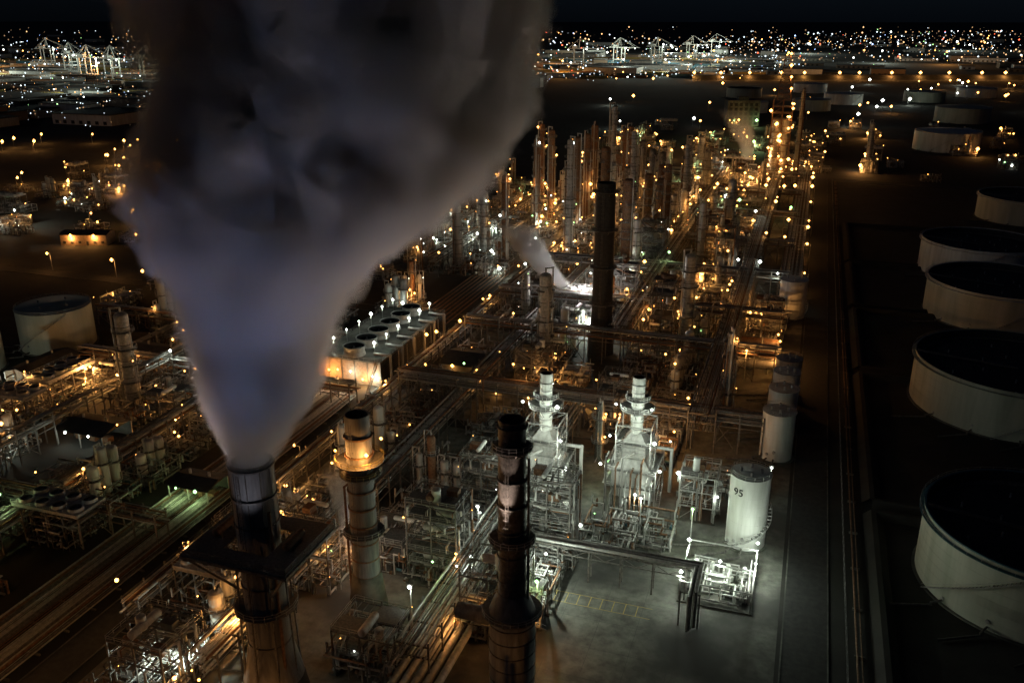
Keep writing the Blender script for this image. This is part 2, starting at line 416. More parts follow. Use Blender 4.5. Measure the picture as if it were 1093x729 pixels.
for z in range(2,19,3): b.annulus(0,0,z,4.2,4.45,0,26,.2)
for z in range(26,57,5): b.annulus(0,0,z,2.3,2.75,0,24,.2)
hollow(b,0,0,h,2.35,0)
b.plat(0,0,52,2.4,3.6,0); b.plat(0,0,34,2.5,4.2,0); b.plat(0,0,19,4.3,5.6,13,24); b.ladder(0,-2.9,19,h-1,0)
b.pipe([(3.0,0,19),(3.0,0,50)],.22,0); b.pipe([(-12,3,14),(-4,3,14)],1.6,23,14)
b.obj('centre_smokestack',-42.8,128); KEEP.append((-50,121,-36,135))
b=MB(); h=65
b.tube((0,0,0),(0,0,16),5,19,24,3.9); b.tube((0,0,16),(0,0,h),3.9,19,24,3.4); hollow(b,0,0,h,3.4,19)
for z in(20,34,48,62): b.plat(0,0,z,3.6,5.0,0,18,0)
b.ladder(0,-4.3,1,h-1,0); b.obj('black_smokestack',-68.6,312); KEEP.append((-75,306,-62,320))

# ------------------------------------------------------------------ furnace heaters
def heater(x,y,seed,h=35.5):
    r=random.Random(seed); b=MB()
    for sx in(-5,0,5):
        for sy in(-5,0,5): b.beam((sx,sy,0),(sx,sy,3),.5,1)
    b.box(-5,-5,3,5,5,11,6)
    for i in range(6):
        xx=-5+i*2
        b.box(xx-.12,-5.25,3,xx+.12,-5.003,11,1); b.box(xx-.12,5.003,3,xx+.12,5.25,11,1)
        b.box(-5.25,xx-.12,3,-5.003,xx+.12,11,1); b.box(5.003,xx-.12,3,5.25,xx+.12,11,1)
    b.tube((0,0,11),(0,0,13),7.05,6,4,4.4); b.box(-3,-3,13,3,3,17.6,6)
    for i in range(4):
        for s_ in(-1,1): b.box(-3.2,s_*3.2,13.5+i*1.2,3.2,s_*3.003,13.8+i*1.2,1); b.box(s_*3.2,-3,13.5+i*1.2,s_*3.003,3,13.8+i*1.2,1)
    b.tube((0,0,17.6),(0,0,20),4.2,6,4,1.9); b.tube((0,0,19.5),(0,0,h),1.65,2,20)
    for z in range(21,35,2): b.annulus(0,0,z,1.6,1.85,1,20,.2)
    hollow(b,0,0,h,1.65,1,4)
    b.plat(0,0,26.6,1.65,4.6,13,24); b.plat(0,0,29.2,1.65,3.3,13,20); b.ladder(-.5,-1.9,17,h-1)
    for z,e in((17.8,4.6),(11.1,6.6),(6.5,6.6)):
        for s_ in(-1,1):
            b.box(-e,s_*e,z-.15,e,s_*(e-1.3),z,13); b.box(s_*e,-e+1.3,z-.15,s_*(e-1.3),e-1.3,z,13)
            b.rail((-e,s_*e,z),(e,s_*e,z),1,.07); b.rail((s_*e,-e,z),(s_*e,e,z),1,.07)
    for sx in(-1,1):
        for sy in(-1,1):
            b.beam((sx*6.5,sy*6.5,0),(sx*6.5,sy*6.5,12.2),.28,1); b.beam((sx*4.5,sy*4.5,11),(sx*4.5,sy*4.5,23),.28,1)
        b.beam((sx*4.5,-4.5,22.8),(sx*4.5,4.5,22.8),.25,1); b.beam((-4.5,sx*4.5,22.8),(4.5,sx*4.5,22.8),.25,1)
        b.beam((sx*4.5,-4.5,18),(sx*4.5,4.5,22.8),.14,1); b.beam((-4.5,sx*4.5,18),(4.5,sx*4.5,22.8),.14,1)
    b.stair(7.2,-6,0,7.2,0,6.5); b.stair(7.2,6,6.5,7.2,0,11.1); b.stair(4.9,-5,11.1,4.9,3,17.8)
    for i in range(9):
        yy=-4+i; b.pipe([(-8,yy*.7,5),(-5.6,yy*.7,5),(-5.6,yy*.7,12+i*.2),(-3,yy*.7,12+i*.2+1)],.14,1)
    for i in range(10):
        xx=-6+i*1.3; zt=r.uniform(4,16); b.pipe([(xx,-8.5,.2),(xx,-8.5,zt),(xx,-5.3,zt)],r.uniform(.12,.3),r.choice([0,1,5,6]),8)
    b.pipe([(0,-8,3.6),(-2,-7,3.6),(-2,-7,15),(0,-3,15)],.35,6,10)
    b.pipe([(9,3,2),(9,3,14.5),(3,3,14.5)],.5,6,10)
    b.lamps+=[(5.6,-5.8,19.5,'w',1400),(-5.8,-5.8,20,'w',1500),(4.4,-5.2,28.4,'w',1900),(-4.8,-4.6,28.4,'w',1700),(7.6,-7.4,12.8,'w',1300),(-7.6,-7.6,12.6,'w',1200),(-7.5,3,8,'g',400),(2,-9,6,'w',800)]
    b.obj('furnace_heater',x,y,0); KEEP.append((x-8.5,y-8.5,x+8.5,y+8.5))
heater(-58,201,1); heater(-35.2,207,2,35)
c=P_column(77,17,1.2); c.lamps=[(1.9,-1.6,15,'o',350),(1.9,-2,8,'o',250)]; c.obj('process_column',-49,226); KEEP.append((-52,223,-46,229))
c=P_column(78,30,1.6); c.obj('process_column',-17,262); KEEP.append((-20,259,-14,265))

# ------------------------------------------------------------------ storage tanks
def tank(name,x,y,r,h,mat=2,roof='cone',seed=0,stair=True,n=64,rim=None):
    b=MB(); b.tube((0,0,0),(0,0,h),r,mat,n)
    k=int(h/2.4)
    for i in range(1,k): b.annulus(0,0,i*2.4,r-.02,r+.035,mat,n,.06)
    rim = mat if rim is None else rim
    if roof=='cone':
        b.tube((0,0,h),(0,0,h+r*.09),r,mat,n,.05); b.ringrail(0,0,h,r-.05,1,int(r*3)); b.annulus(0,0,h+.05,r-.3,r+.2,rim,n,.2)
        for i in range(4): b.cyl(r*.5*math.cos(i*1.6),r*.5*math.sin(i*1.6),h,h+1.3,.35,1,10)
    else:
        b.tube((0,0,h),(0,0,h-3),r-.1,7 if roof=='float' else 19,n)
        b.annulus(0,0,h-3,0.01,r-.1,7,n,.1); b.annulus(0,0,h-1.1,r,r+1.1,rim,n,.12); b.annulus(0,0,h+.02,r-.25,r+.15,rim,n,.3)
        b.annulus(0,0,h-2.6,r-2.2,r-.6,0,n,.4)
        b.ringrail(0,0,h-1.0,r+1.05,1,48,w=.05)
        b.beam((-r+.5,0,h),(0,0,h-2.8),.7,0)
        for i in range(14):
            a=i*.9; q=r*(.2+.05*i); b.cyl(q*math.cos(a),q*math.sin(a),h-3,h-1.9,.25,1,8)
    if stair:
        a0=math.radians(200+seed*17); sp=h*1.5/r; ns=int(h*2)
        pr=None
        for i in range(ns):
            a=a0+sp*i/ns; z=h*i/ns; c_,s_=math.cos(a),math.sin(a)
            b.tube((r*c_,r*s_,z),((r+1)*c_,(r+1)*s_,z),.14,1,4)
            p=((r+1)*c_,(r+1)*s_,z+1)
            if pr: b.tube(pr,p,.05,1,4); b.tube((pr[0],pr[1],pr[2]-1),(p[0],p[1],p[2]-1),.1,1,4)
            pr=p
    b.annulus(0,0,.3,r,r+.7,3,n,.3)
    for i in range(3):
        a=math.radians(215+i*25); c_,s_=math.cos(a),math.sin(a)
        b.pipe([(r*c_,r*s_,1),((r+3)*c_,(r+3)*s_,1),((r+3)*c_,(r+3)*s_,.4),((r+8)*c_-6,(r+8)*s_,.4)],.25,0,8)
        b.tube(((r-.1)*c_,(r-.1)*s_,1.4+i),((r+.3)*c_,(r+.3)*s_,1.4+i),.45,1,12,cap=True)
    return b.obj(name,x,y)
t95=tank('storage_tank',-5.3,195,4.7,19,2,'cone',1); KEEP.append((-12,188,1,202))
cu=bpy.data.curves.new('tank_number','FONT'); cu.body='95'; cu.size=2.6; cu.extrude=.16; cu.align_x='CENTER'
to=bpy.data.objects.new('tank_number',cu); scene.collection.objects.link(to); cu.materials.append(MATS[19]); to.parent=t95
an=math.radians(-90-32+1.5); to.location=(4.62*math.cos(an),4.62*math.sin(an),14.6); to.rotation_euler=(math.radians(90),0,an+math.radians(90))
tank('storage_tank',-.6,244,4.6,14.7,2,'cone',2,False); tank('storage_tank',-.2,262,4.4,14.5,2,'cone',3,False); tank('storage_tank',.2,278,4.2,14,2,'cone',4,False); tank('storage_tank',.4,293,4.2,13,6,'cone',5,False)
tank('storage_tank',-1,381,5.6,16.5,2,'cone',5); KEEP += [(-6,236,5,300),(-8,373,6,389)]
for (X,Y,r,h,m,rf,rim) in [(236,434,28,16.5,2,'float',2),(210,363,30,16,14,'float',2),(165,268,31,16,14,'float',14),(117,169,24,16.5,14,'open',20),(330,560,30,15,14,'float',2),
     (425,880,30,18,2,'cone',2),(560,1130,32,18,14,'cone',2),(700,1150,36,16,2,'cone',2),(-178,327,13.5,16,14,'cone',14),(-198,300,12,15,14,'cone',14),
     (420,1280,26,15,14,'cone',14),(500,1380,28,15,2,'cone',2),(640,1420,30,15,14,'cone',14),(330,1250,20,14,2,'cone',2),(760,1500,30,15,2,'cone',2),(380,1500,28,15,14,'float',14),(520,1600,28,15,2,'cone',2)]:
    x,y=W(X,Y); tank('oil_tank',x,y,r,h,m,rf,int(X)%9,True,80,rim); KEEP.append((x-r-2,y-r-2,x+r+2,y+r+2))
b=MB()
def bund(x0,y0,x1,y1):
    for (p,q) in(((x0,y0),(x1,y0)),((x1,y0),(x1,y1)),((x1,y1),(x0,y1)),((x0,y1),(x0,y0))):
        v=Vector((q[0]-p[0],q[1]-p[1],0)).normalized(); nn=Vector((-v.y,v.x,0)); P=Vector((*p,0)); Q=Vector((*q,0))
        b.add([tuple(P-nn*2.5),tuple(P-nn*.6+Vector((0,0,1.6))),tuple(P+nn*.6+Vector((0,0,1.6))),tuple(P+nn*2.5),tuple(Q-nn*2.5),tuple(Q-nn*.6+Vector((0,0,1.6))),tuple(Q+nn*.6+Vector((0,0,1.6))),tuple(Q+nn*2.5)],
              [(0,1,5,4),(1,2,6,5),(2,3,7,6)],12)
for (y0,y1) in((110,218),(224,318),(324,398),(404,480),(486,580)): bund(25,y0,140,y1)
b.obj('tank_bund')
b=MB(); y=90
while y<740: b.tube((17.5,y,0),(17.5,y,2.2),.05,1,4); y+=4
for z in(.2,1.1,2.2): b.tube((17.5,90,z),(17.5,740,z),.035,1,4)
b.obj('perimeter_fence')
b=MB()
for i,rr in enumerate((.2,.12)): b.tube((19.5+i*.9,90,.7),(19.5+i*.9,740,.7),rr,5,8)
for i in range(40): b.box(19,95+i*16,0,21,95.4+i*16,.5,3)
b.obj('ground_pipeline')

# ------------------------------------------------------------------ cooling tower
b=MB(); w,L,h=25,58,9
b.box(-w/2,-L/2,0,w/2,L/2,1.2,3); b.box(-w/2+.8,-L/2+.6,1.2,w/2-.8,L/2-.6,h-.6,7)
b.box(-w/2,-L/2,h-.6,w/2,L/2,h,3)
for i in range(9):
    z=1.6+i*.78
    for s_ in(-1,1): b.add([(s_*(w/2-.7),-L/2,z),(s_*(w/2),-L/2,z+.5),(s_*(w/2),L/2,z+.5),(s_*(w/2-.7),L/2,z)],[(0,1,2,3)],6)
for i in range(9):
    y=-L/2+L*i/8
    for s_ in(-1,1): b.beam((s_*w/2,y,1.2),(s_*w/2,y,h-.6),.3,1)
b.box(-w/2+.3,-L/2-.02,1.2,w/2-.3,-L/2+.58,h-.6,21); 
for i in range(6): b.box(-w/2+i*w/5-.12,-L/2-.2,1.2,-w/2+i*w/5+.12,-L/2-.02,h-.6,3)
for i in range(6):
    y=-L/2+5+i*9.6
    b.tube((0,y,h),(0,y,h+1.3),4.1,6,28,3.6); b.tube((0,y,h+1.3),(0,y,h+3.2),3.6,6,28,3.9); b.annulus(0,y,h+3.2,3.6,4.0,1,28,.2)
    b.tube((0,y,h+3.1),(0,y,h+1.2),3.7,19,28,3.5); b.add([(3.5*math.cos(k*.35),y+3.5*math.sin(k*.35),h+1.2) for k in range(18)],[tuple(range(18))],19)
    b.cyl(0,y,h+1.2,h+2.2,.6,1,12)
    for k in range(6):
        a=k*math.pi/3+i; c_,s_=math.cos(a),math.sin(a)
        b.add([(-.3*s_,y+.3*c_,h+2.0),(3.3*c_-.3*s_,y+3.3*s_+.3*c_,h+2.0),(3.3*c_+.3*s_,y+3.3*s_-.3*c_,h+1.8),(.3*s_,y-.3*c_,h+1.8)],[(0,1,2,3)],1)
    b.pipe([(w/2+1.5,y,0),(w/2+1.5,y,h+1),(w/2-5,y,h+1)],.5,6,10)
    b.tube((-8,y,h),(-8,y,h+4.5),.08,1,6); b.tube((8,y,h),(8,y,h+4.5),.08,1,6)
    b.lamps.append((8,y,h+4.7,'w',330))
    b.lamps.append((-8,y,h+4.7,'w',300 if i<3 else 120))
for p,q in(((-w/2,-L/2),(w/2,-L/2)),((w/2,-L/2),(w/2,L/2)),((w/2,L/2),(-w/2,L/2)),((-w/2,L/2),(-w/2,-L/2))): b.rail((*p,h),(*q,h))
b.tube((w/2+4,-L/2,1.3),(w/2+4,L/2,1.3),.8,6,14); b.stair(-w/2+2,-L/2-6,0,-w/2+2,-L/2-.9,h)
b.stair(w/2-1,-L/2-9,0,w/2-1,-L/2-.9,h)
b.lamps+=[(w/2-2,-L/2-2.2,4.2,'w',2200),(2,-L/2-2.2,5,'w',900),(-6,-L/2-3,5,'o',3200),(-11,-L/2-3,4,'o',1800),(7,-L/2-3,3,'o',2600)]
b.obj('cooling_tower',-145.5,283.5); KEEP.append((-162,240,-129,315))

# ------------------------------------------------------------------ coker derrick
b=MB()
for l in range(14):
    z=l*4.6
    for x in(-7,0,7):
        b.beam((x,-7,z),(x,7,z),.4,5); b.beam((-7,x,z),(7,x,z),.4,5)
        for y in(-7,0,7): b.beam((x,y,z),(x,y,z+4.6),.45,5)
    if l%2: b.box(-7,-7,z,7,7,z+.15,13)
    b.rail((-7,-7,z),(7,-7,z)); b.beam((-7,-7,z),(0,-7,z+4.6),.25,5); b.beam((-7,7,z),(-7,0,z+4.6),.25,5)
    for k in range(2): b.lamps.append((R.uniform(-8,8),-8,z+R.uniform(1,4),'o',700 if k else 0))
for x in(-3.5,3.5): b.cyl(x,0,18,50,3,6,18); b.tube((x,0,18),(x,0,12),3,6,18,1)
for k in range(8):
    z0=64.4+k*4; z1=z0+4; s0=5-k*.42; s1=5-(k+1)*.42
    for sx,sy,tx,ty in((-1,-1,1,-1),(1,-1,1,1),(1,1,-1,1),(-1,1,-1,-1)):
        b.beam((sx*s0,sy*s0,z0),(sx*s1,sy*s1,z1),.35,5); b.beam((sx*s0,sy*s0,z0),(tx*s1,ty*s1,z1),.2,5); b.beam((sx*s0,sy*s0,z0),(tx*s0,ty*s0,z0),.25,5)
    if k%2: b.lamps.append((s0,-s0,z1,'o',300))
b.lamps.append((0,0,97,'o',60))
b.lamps+=[(-30,-14,9,'o',11000),(-16,-20,9,'o',11000),(-22,-40,9,'o',8000)]
dx,dy=W(200,672); b.obj('coker_derrick',dx,dy); KEEP.append((dx-9,dy-9,dx+9,dy+9))
c=P_column(91,70,1.7); c.obj('process_column',dx+13,dy+8)

# ------------------------------------------------------------------ sheds and buildings
def shed(name,x,y,w,d,h,rot=0,wall=21,openf=False,kind='o',pw=400):
    b=MB()
    if openf:
        for sx in(-w/2,0,w/2):
            for sy in(-d/2,d/2): b.beam((sx,sy,0),(sx,sy,h),.3,1)
        b.box(-w/2,d/2-.2,0,w/2,d/2,h,wall)
        for i in range(3): b.box(-w/2+2+i*w/3.4,-1.2,0,-w/2+4.2+i*w/3.4,1.2,1.6,5)
    else:
        b.box(-w/2,-d/2,0,w/2,d/2,h,wall)
        k=int(w/4)
        for i in range(k):
            xx=-w/2+w*(i+.5)/k
            if i==k//2: b.box(xx-.6,-d/2-.06,0,xx+.6,-d/2-.003,2.2,7)
            else: b.box(xx-.8,-d/2-.05,1.2,xx+.8,-d/2-.003,2.4,19); b.box(xx-.95,-d/2-.12,1.05,xx+.95,-d/2-.052,1.2,3)
    o=.7
    b.add([(-w/2-o,-d/2-o,h),(w/2+o,-d/2-o,h),(w/2+o,0,h+d*.14),(-w/2-o,0,h+d*.14),(w/2+o,d/2+o,h),(-w/2-o,d/2+o,h)],[(0,1,2,3),(3,2,4,5)],7)
    b.add([(-w/2,-d/2,h+.01),(-w/2,0,h+d*.14-.02),(-w/2,d/2,h+.01)],[(0,1,2)],wall); b.add([(w/2,-d/2,h+.01),(w/2,0,h+d*.14-.02),(w/2,d/2,h+.01)],[(0,2,1)],wall)
    for i in range(2): b.cyl(-w/4+i*w/2,1,h,h+d*.14+1,.4,1,10)
    b.lamps+=[(-w/4,-d/2-.8,h-.5,kind,pw),(w/4,-d/2-.8,h-.5,kind,pw)]
    b.obj(name,x,y,rot); KEEP.append((x-w/2-1,y-d/2-2,x+w/2+1,y+d/2+1))
shed('open_canopy_shed',-197,190,17,12,5,0,3,True,'w',420)
shed('open_canopy_shed',-146,172,12,9,4.5,0,3,True,'g',600)
shed('workshop_building',-250,224,22,12,6,90); shed('control_building',-386,392,26,12,6,18,21,False,'o',3000)
shed('workshop_building',-222,250,20,10,5,0); shed('substation_building',-107,276,18,16,6,0,3,False,'o',200); shed('substation_building',-84,258,22,12,5,0,3,False,'o',150)
shed('warehouse',-330,520,30,14,6,60,21,False,'o',1800)

# ------------------------------------------------------------------ pump skid + frame next to tank
b=MB(); b.box(-8,-9,-.1,8,9,.35,3)
r=random.Random(5)
for i in range(30):
    x,y=r.uniform(-7,7),r.uniform(-8,8); z=r.choice([.9,1.4,2.2,3.2]); x2=r.uniform(-7,7); y2=r.uniform(-8,8)
    b.pipe([(x,y,.3),(x,y,z),(x2,y,z),(x2,y2,z),(x2,y2,.3)],r.uniform(.1,.26),r.choice([1,2,6]),8)
for i in range(4):
    for j in range(2):
        x=-5.5+i*3.6;y=-4+j*7
        b.box(x-1.2,y-.6,.35,x+1.2,y+.6,.8,3); b.tube((x-1,y,1.3),(x+.2,y,1.3),.5,6,12,cap=True); b.tube((x+.3,y,1.3),(x+1.1,y,1.3),.35,1,12,cap=True); b.cyl(x,y+1.6,.35,2.6,.5,2,12); b.dome(x,y+1.6,2.6,.5,.3,2,12,3)
for x in(-7.6,7.6):
    for y in(-8.6,0,8.6): b.beam((x,y,.3),(x,y,5.2),.25,1)
    b.beam((x,-8.6,5.2),(x,8.6,5.2),.25,1)
for y in(-8.6,0,8.6): b.beam((-7.6,y,5.2),(7.6,y,5.2),.25,1)
b.lamps+=[(-7.6,-8.2,7,'w',2400),(7.6,0,7,'w',3200),(-7.6,5,7,'w',2000),(0,0,6,'w',2200),(7.5,8.5,7,'w',2400)]
b.obj('pump_skid',-9.5,175); KEEP.append((-19,164,0,186))
f=P_frame(5,9,9,3,4.2,1); f.lamps=[(5,-5,8,'w',450),(-5,-5,13,'w',250)]; f.obj('steel_process_structure',-18,205); KEEP.append((-24,199,-12,211))
b=MB()
for i in range(6):
    x=-52+i*7.2
    for yy in(-1.3,1.3): b.beam((x,yy,0),(x,yy,8.4),.32,0)
    b.beam((x,-1.3,8.2),(x,1.3,8.2),.3,0); b.beam((x,-1.3,6.2),(x,1.3,6.2),.3,0)
for yy in(-1.3,1.3):
    for z in(6.2,8.2): b.beam((-53,yy,z),(-15,yy,z),.25,0)
    for i in range(10): b.beam((-52+i*3.6,yy,6.2 if i%2 else 8.2),(-48.4+i*3.6,yy,8.2 if i%2 else 6.2),.14,0)
for i,rr in enumerate((.35,.25,.18,.4)):
    yy=-.95+i*.62; b.pipe([(-54,yy,8.8),(-14+i*.4,yy,8.8),(-14+i*.4,yy-11,8.8),(-14+i*.4,yy-11,.4)],rr,0 if i%2 else 1,8)
b.beam((-16,-10,0),(-16,-10,8.5),.3,0); b.beam((-12,-10,0),(-12,-10,8.5),.3,0); b.beam((-16,-10,8.4),(-12,-10,8.4),.3,0)
b.obj('pipe_bridge',0,168)

# ------------------------------------------------------------------ main pipe racks
pipe_rack('pipe_rack',-62,185,120,'y',7,1); pipe_rack('pipe_rack',-62,510,400,'y',8,2,7,3)
pipe_rack('pipe_rack',-98,310,400,'y',7,3); pipe_rack('pipe_rack',-22,480,480,'y',8,4,7,3); pipe_rack('pipe_rack',-3,560,320,'y',10,5,6,2)
pipe_rack('pipe_rack',-123,330,420,'y',4,6,5,2)
for i,yy in enumerate((244,303,345,405,470,545,620,690)): pipe_rack('pipe_rack',-62,yy,115,'x',6,20+i,9.5,2)
pipe_rack('pipe_rack',-190,238,110,'x',5,41,5,2); pipe_rack('pipe_rack',-175,180,160,'y',5,42,5,2); pipe_rack('pipe_rack',-235,205,200,'y',4,43,4.5,1); pipe_rack('pipe_rack',-190,150,100,'x',4,44,5,2); pipe_rack('pipe_rack',-210,280,130,'x',5,45,5,2)
pipe_rack('pipe_rack',-207,200,180,'y',4,46,7,2); pipe_rack('pipe_rack',-172,480,180,'y',6,47,7,2)
b=MB(); rr_=random.Random(3)
for i in range(22):
    x=-137-i*.75; b.tube((x,60,.7),(x,244,.7),rr_.choice([.1,.16,.24,.3]),rr_.choice([1,6,5,0]),6)
    if i%3==0: b.tube((x,315,.7),(x,430,.7),.25,5,6)
for i in range(24): b.box(-154,62+i*7.6,0,-136,62.4+i*7.6,.4,3)
b.obj('sleeper_pipeway'); KEEP.append((-155,60,-125,244))
b=MB()
for i in range(5):
    b.pipe([(-56-i*2.1,108,2.2),(-56-i*2.1,140+i*2,2.2),(-55-i*2,146+i*2,3.4),(-52-i*2,152+i*2,5)],.75,6,12)
b.obj('insulated_flue_ducts')
for i in range(4):
    b=MB(); b.hdrum(0,0,3.6,17,2.0,5 if i%2 else 6,'x',20); b.rail((-8,0,5.6),(8,0,5.6)); b.box(-8,-.5,5.6,8,.5,5.65,13); b.pipe([(2,0,5.6),(2,0,7.4),(2,3,7.4),(2,3,1)],.25,1,8)
    b.lamps.append((8.5,-2.4,8,'o',1500)); b.obj('horizontal_pressure_drum',-12-i%2,303+7+i*7.5); 
KEEP.append((-24,306,0,342))

# ------------------------------------------------------------------ unit fill
KEEP += [(-40,131,-12,160),(-40,160,-19,188),(-24,100,4,164)]
PR=[]
for i,(w,d,l) in enumerate(((11,12,2),(12,12,3),(10,11,4),(12,10,2),(9,12,5),(12,12,1))): PR.append(('steel_process_structure',P_frame(100+i,w,d,l)))
PRm=[(n,p,p.mesh(n)) for n,p in PR]
COL=[P_column(200+i,h,rd) for i,(h,rd) in enumerate(((22,1.4),(30,1.8),(36,2.2),(26,1.2)))]; COLm=[(p,p.mesh('process_column')) for p in COL]
TALL=[P_column(240+i,h,rd) for i,(h,rd) in enumerate(((55,2.2),(66,2.6),(48,3.0),(60,1.7),(72,2.2)))]; TALLm=[(p,p.mesh('distillation_column')) for p in TALL]
EX=[P_exch(300+i,n) for i,n in enumerate((3,4,4))]; EXm=[(p,p.mesh('heat_exchanger_bank')) for p in EX]
PI=[P_piping(400+i,13,14,34) for i in range(5)]; PIm=[(p,p.mesh('process_piping')) for p in PI]
AC=[P_aircooler(1,15),P_aircooler(2,20)]; ACm=[(p,p.mesh('air_cooler_bank')) for p in AC]
VE=[P_vessels(500+i) for i in range(3)]; VEm=[(p,p.mesh('vertical_vessel_group')) for p in VE]
def cell(x,y,tall=0.0,low=False,force=None,flood=.42,kind=None):
    if not free(x,y,5.5,6) and force is None: return
    rot=R.choice([0,90,180,270]); t=R.random()
    if low: t=R.choice([.1,.2,.5,.6,.72,.9,.3])
    if force is not None: t=force
    if t<.36:
        k=R.randrange(len(PRm)); 
        if low: k=R.choice([5,0,3])
        n,p,m=PRm[k]; p.obj(n,x,y,rot,R.uniform(.85,1.15),m)
    elif t<.54: p,m=R.choice(EXm); p.obj('heat_exchanger_bank',x,y,rot,1,m)
    elif t<.68: p,m=R.choice(VEm); p.obj('vertical_vessel_group',x,y,rot,R.uniform(.8,1.3),m)
    elif t<.76: p,m=R.choice(ACm); p.obj('air_cooler_bank',x,y,rot,R.uniform(.9,1.3),m)
    p,m=R.choice(PIm); p.obj('process_piping',x+R.uniform(-1,1),y,R.choice([0,90,180,270]),1,m)
    if R.random()<((.24 if y>235 else .0) if not low else .03): p,m=R.choice(COLm); p.obj('process_column',x+R.uniform(-5,5),y+R.uniform(-5,5),rot,R.uniform(.7,1.1),m)
    if R.random()<tall: p,m=R.choice(TALLm); p.obj('distillation_column',x+R.uniform(-5,5),y+R.uniform(-5,5),rot,R.uniform(.55,.9),m)
    if R.random()<flood:
        lamp(x+R.choice([-6.8,6.8]),y-7+R.uniform(-1,3),R.uniform(4,11),kind,R.choice([250,500,1100,2600,5200])*(1+min(y,450)/500))
y=104
while y<725:
    for x in(-111,-84,-71,-49,-35,-10):
        if 316<y<335 : continue
        if x==-10 and y>395: continue
        if R.random()<.94: cell(x,y,.22 if (430<y<600 and x<-45) else .03 if y>330 else 0,flood=.38)
    y+=14.5
for (x,y,t) in((-71,160,.1),(-72,128,.1),(-52,146,.1),(-52,163,.9),(-50,180,.1),(-71,176,.5),(-96,150,.3),(-36,186,.9),(-28,190,.9),(-71,192,.1),(-104,128,.6),(-108,110,.1)): cell(x,y,0,False,t,.35)
y=402
while y<600:
    for x in(-146,-160,-184,-198):
        if R.random()<.9: cell(x,y,.06 if x>-165 else 0,False,None,.36,'w' if (y<500 and R.random()<.6) else None)
    y+=15
for i in range(60):
    x=R.uniform(-200,10); cell(x,R.uniform(735,1100),0,True)
for i in range(22): cell(R.uniform(20,260),R.uniform(755,1150),0,True,None,.3)
for (X,Y,s_) in((14,500,.95),(24,540,.95),(30,470,.8),(38,520,1.0),(47,560,.95),(52,495,.8),(60,530,1.0),(68,500,.85),(74,560,.95),(82,520,1.0),(92,545,.9),(98,500,.75),(20,600,.9),(56,610,.95),(88,600,.9),(112,560,.7),(45,455,.6)):
    p,m=R.choice(TALLm); xx,yy=W(X,Y); p.obj('distillation_column',xx,yy,R.uniform(0,360),s_,m)
    lamp(xx+4,yy-5,R.uniform(8,24),'o' if R.random()<.8 else 'w',R.uniform(1200,3800))
y=100
while y<640:
    for x in(-166,-184,-198,-216,-228,-246,-264,-284):
        if y>395 and x>-205: continue
        if R.random()<(.9 if y<250 else (.6 if x>-215 else .2)): cell(x+R.uniform(-2,2),y+R.uniform(-2,2),0,True,None,.34)
    y+=15.5
for i in range(75): cell(R.uniform(-560,-300),R.uniform(380,850),0,True,None,.3)
b=MB()
x0,y0=W(274,1085); b.box(-19,-9,0,19,9,30,3); b.box(-6,-6,30,6,6,34,3)
for i in range(6):
    for j in range(5): b.box(-17+i*6,-9.15,2+j*5.4,-13.5+i*6,-9.003,5.5+j*5.4,19)
b.lamps=[(-12,-18,8,'g',5000),(14,-18,8,'g',3500)]; b.obj('industrial_block_building',x0,y0,18)

pm=MB(); pm.tube((0,0,0),(0,0,9),.14,1,8,.08); pm.tube((0,0,9),(1.6,0,9.3),.07,1,6); pm.box(1.2,-.2,9.2,2.1,.2,9.4,0); pm.lamps=[(1.7,0,8.9,'o',1100)]
pmm=pm.mesh('street_lamp')
for yy in range(90,640,50): pm.obj('street_lamp',-125.5,yy,180 if yy%4 else 0,1,pmm)
for xx in range(-400,-150,40): pm.obj('street_lamp',xx,339,-90,1,pmm)
pm.lamps=[(1.7,0,8.9,'o',500)]
for yy in range(420,730,60): pm.obj('street_lamp',4.6,yy,180,1,pmm)
pm.lamps=[(1.7,0,8.9,'o',3000)]
for i in range(34):
    x,y=W(R.uniform(-520,-230),R.uniform(430,950)); pm.obj('street_lamp',x,y,R.choice([0,90]),1,pmm)
pm.lamps=[(1.7,0,8.9,'o',0)]
for i in range(46):
    Y=R.uniform(1000,1850); x,y=W(Y*R.uniform(.1,.58),Y); pm.lamps=[(1.7,0,8.9,R.choice(['o','o','w']),0 if i%3 else 6000)]; pm.obj('street_lamp',x,y,R.choice([0,90]),1,pmm)

for (x,y,k,pw) in((-1,214,'w',700),(-30,188,'w',600),(-47,184,'w',500),(-14,300,'o',1800),(-12,350,'o',3000),(-70,250,'w',300),(-60,152,'w',700),(-68,138,'w',500),(-66,172,'w',500),(-44,148,'g',700),(-17.5,187,'g',500)):
    b=MB(); b.tube((0,0,0),(0,0,12),.16,1,8,.1); b.box(-.6,-.3,11.8,.6,.3,12.1,0); b.lamps=[(0,-.5,11.3,k,pw)]; b.obj('floodlight_mast',x,y)

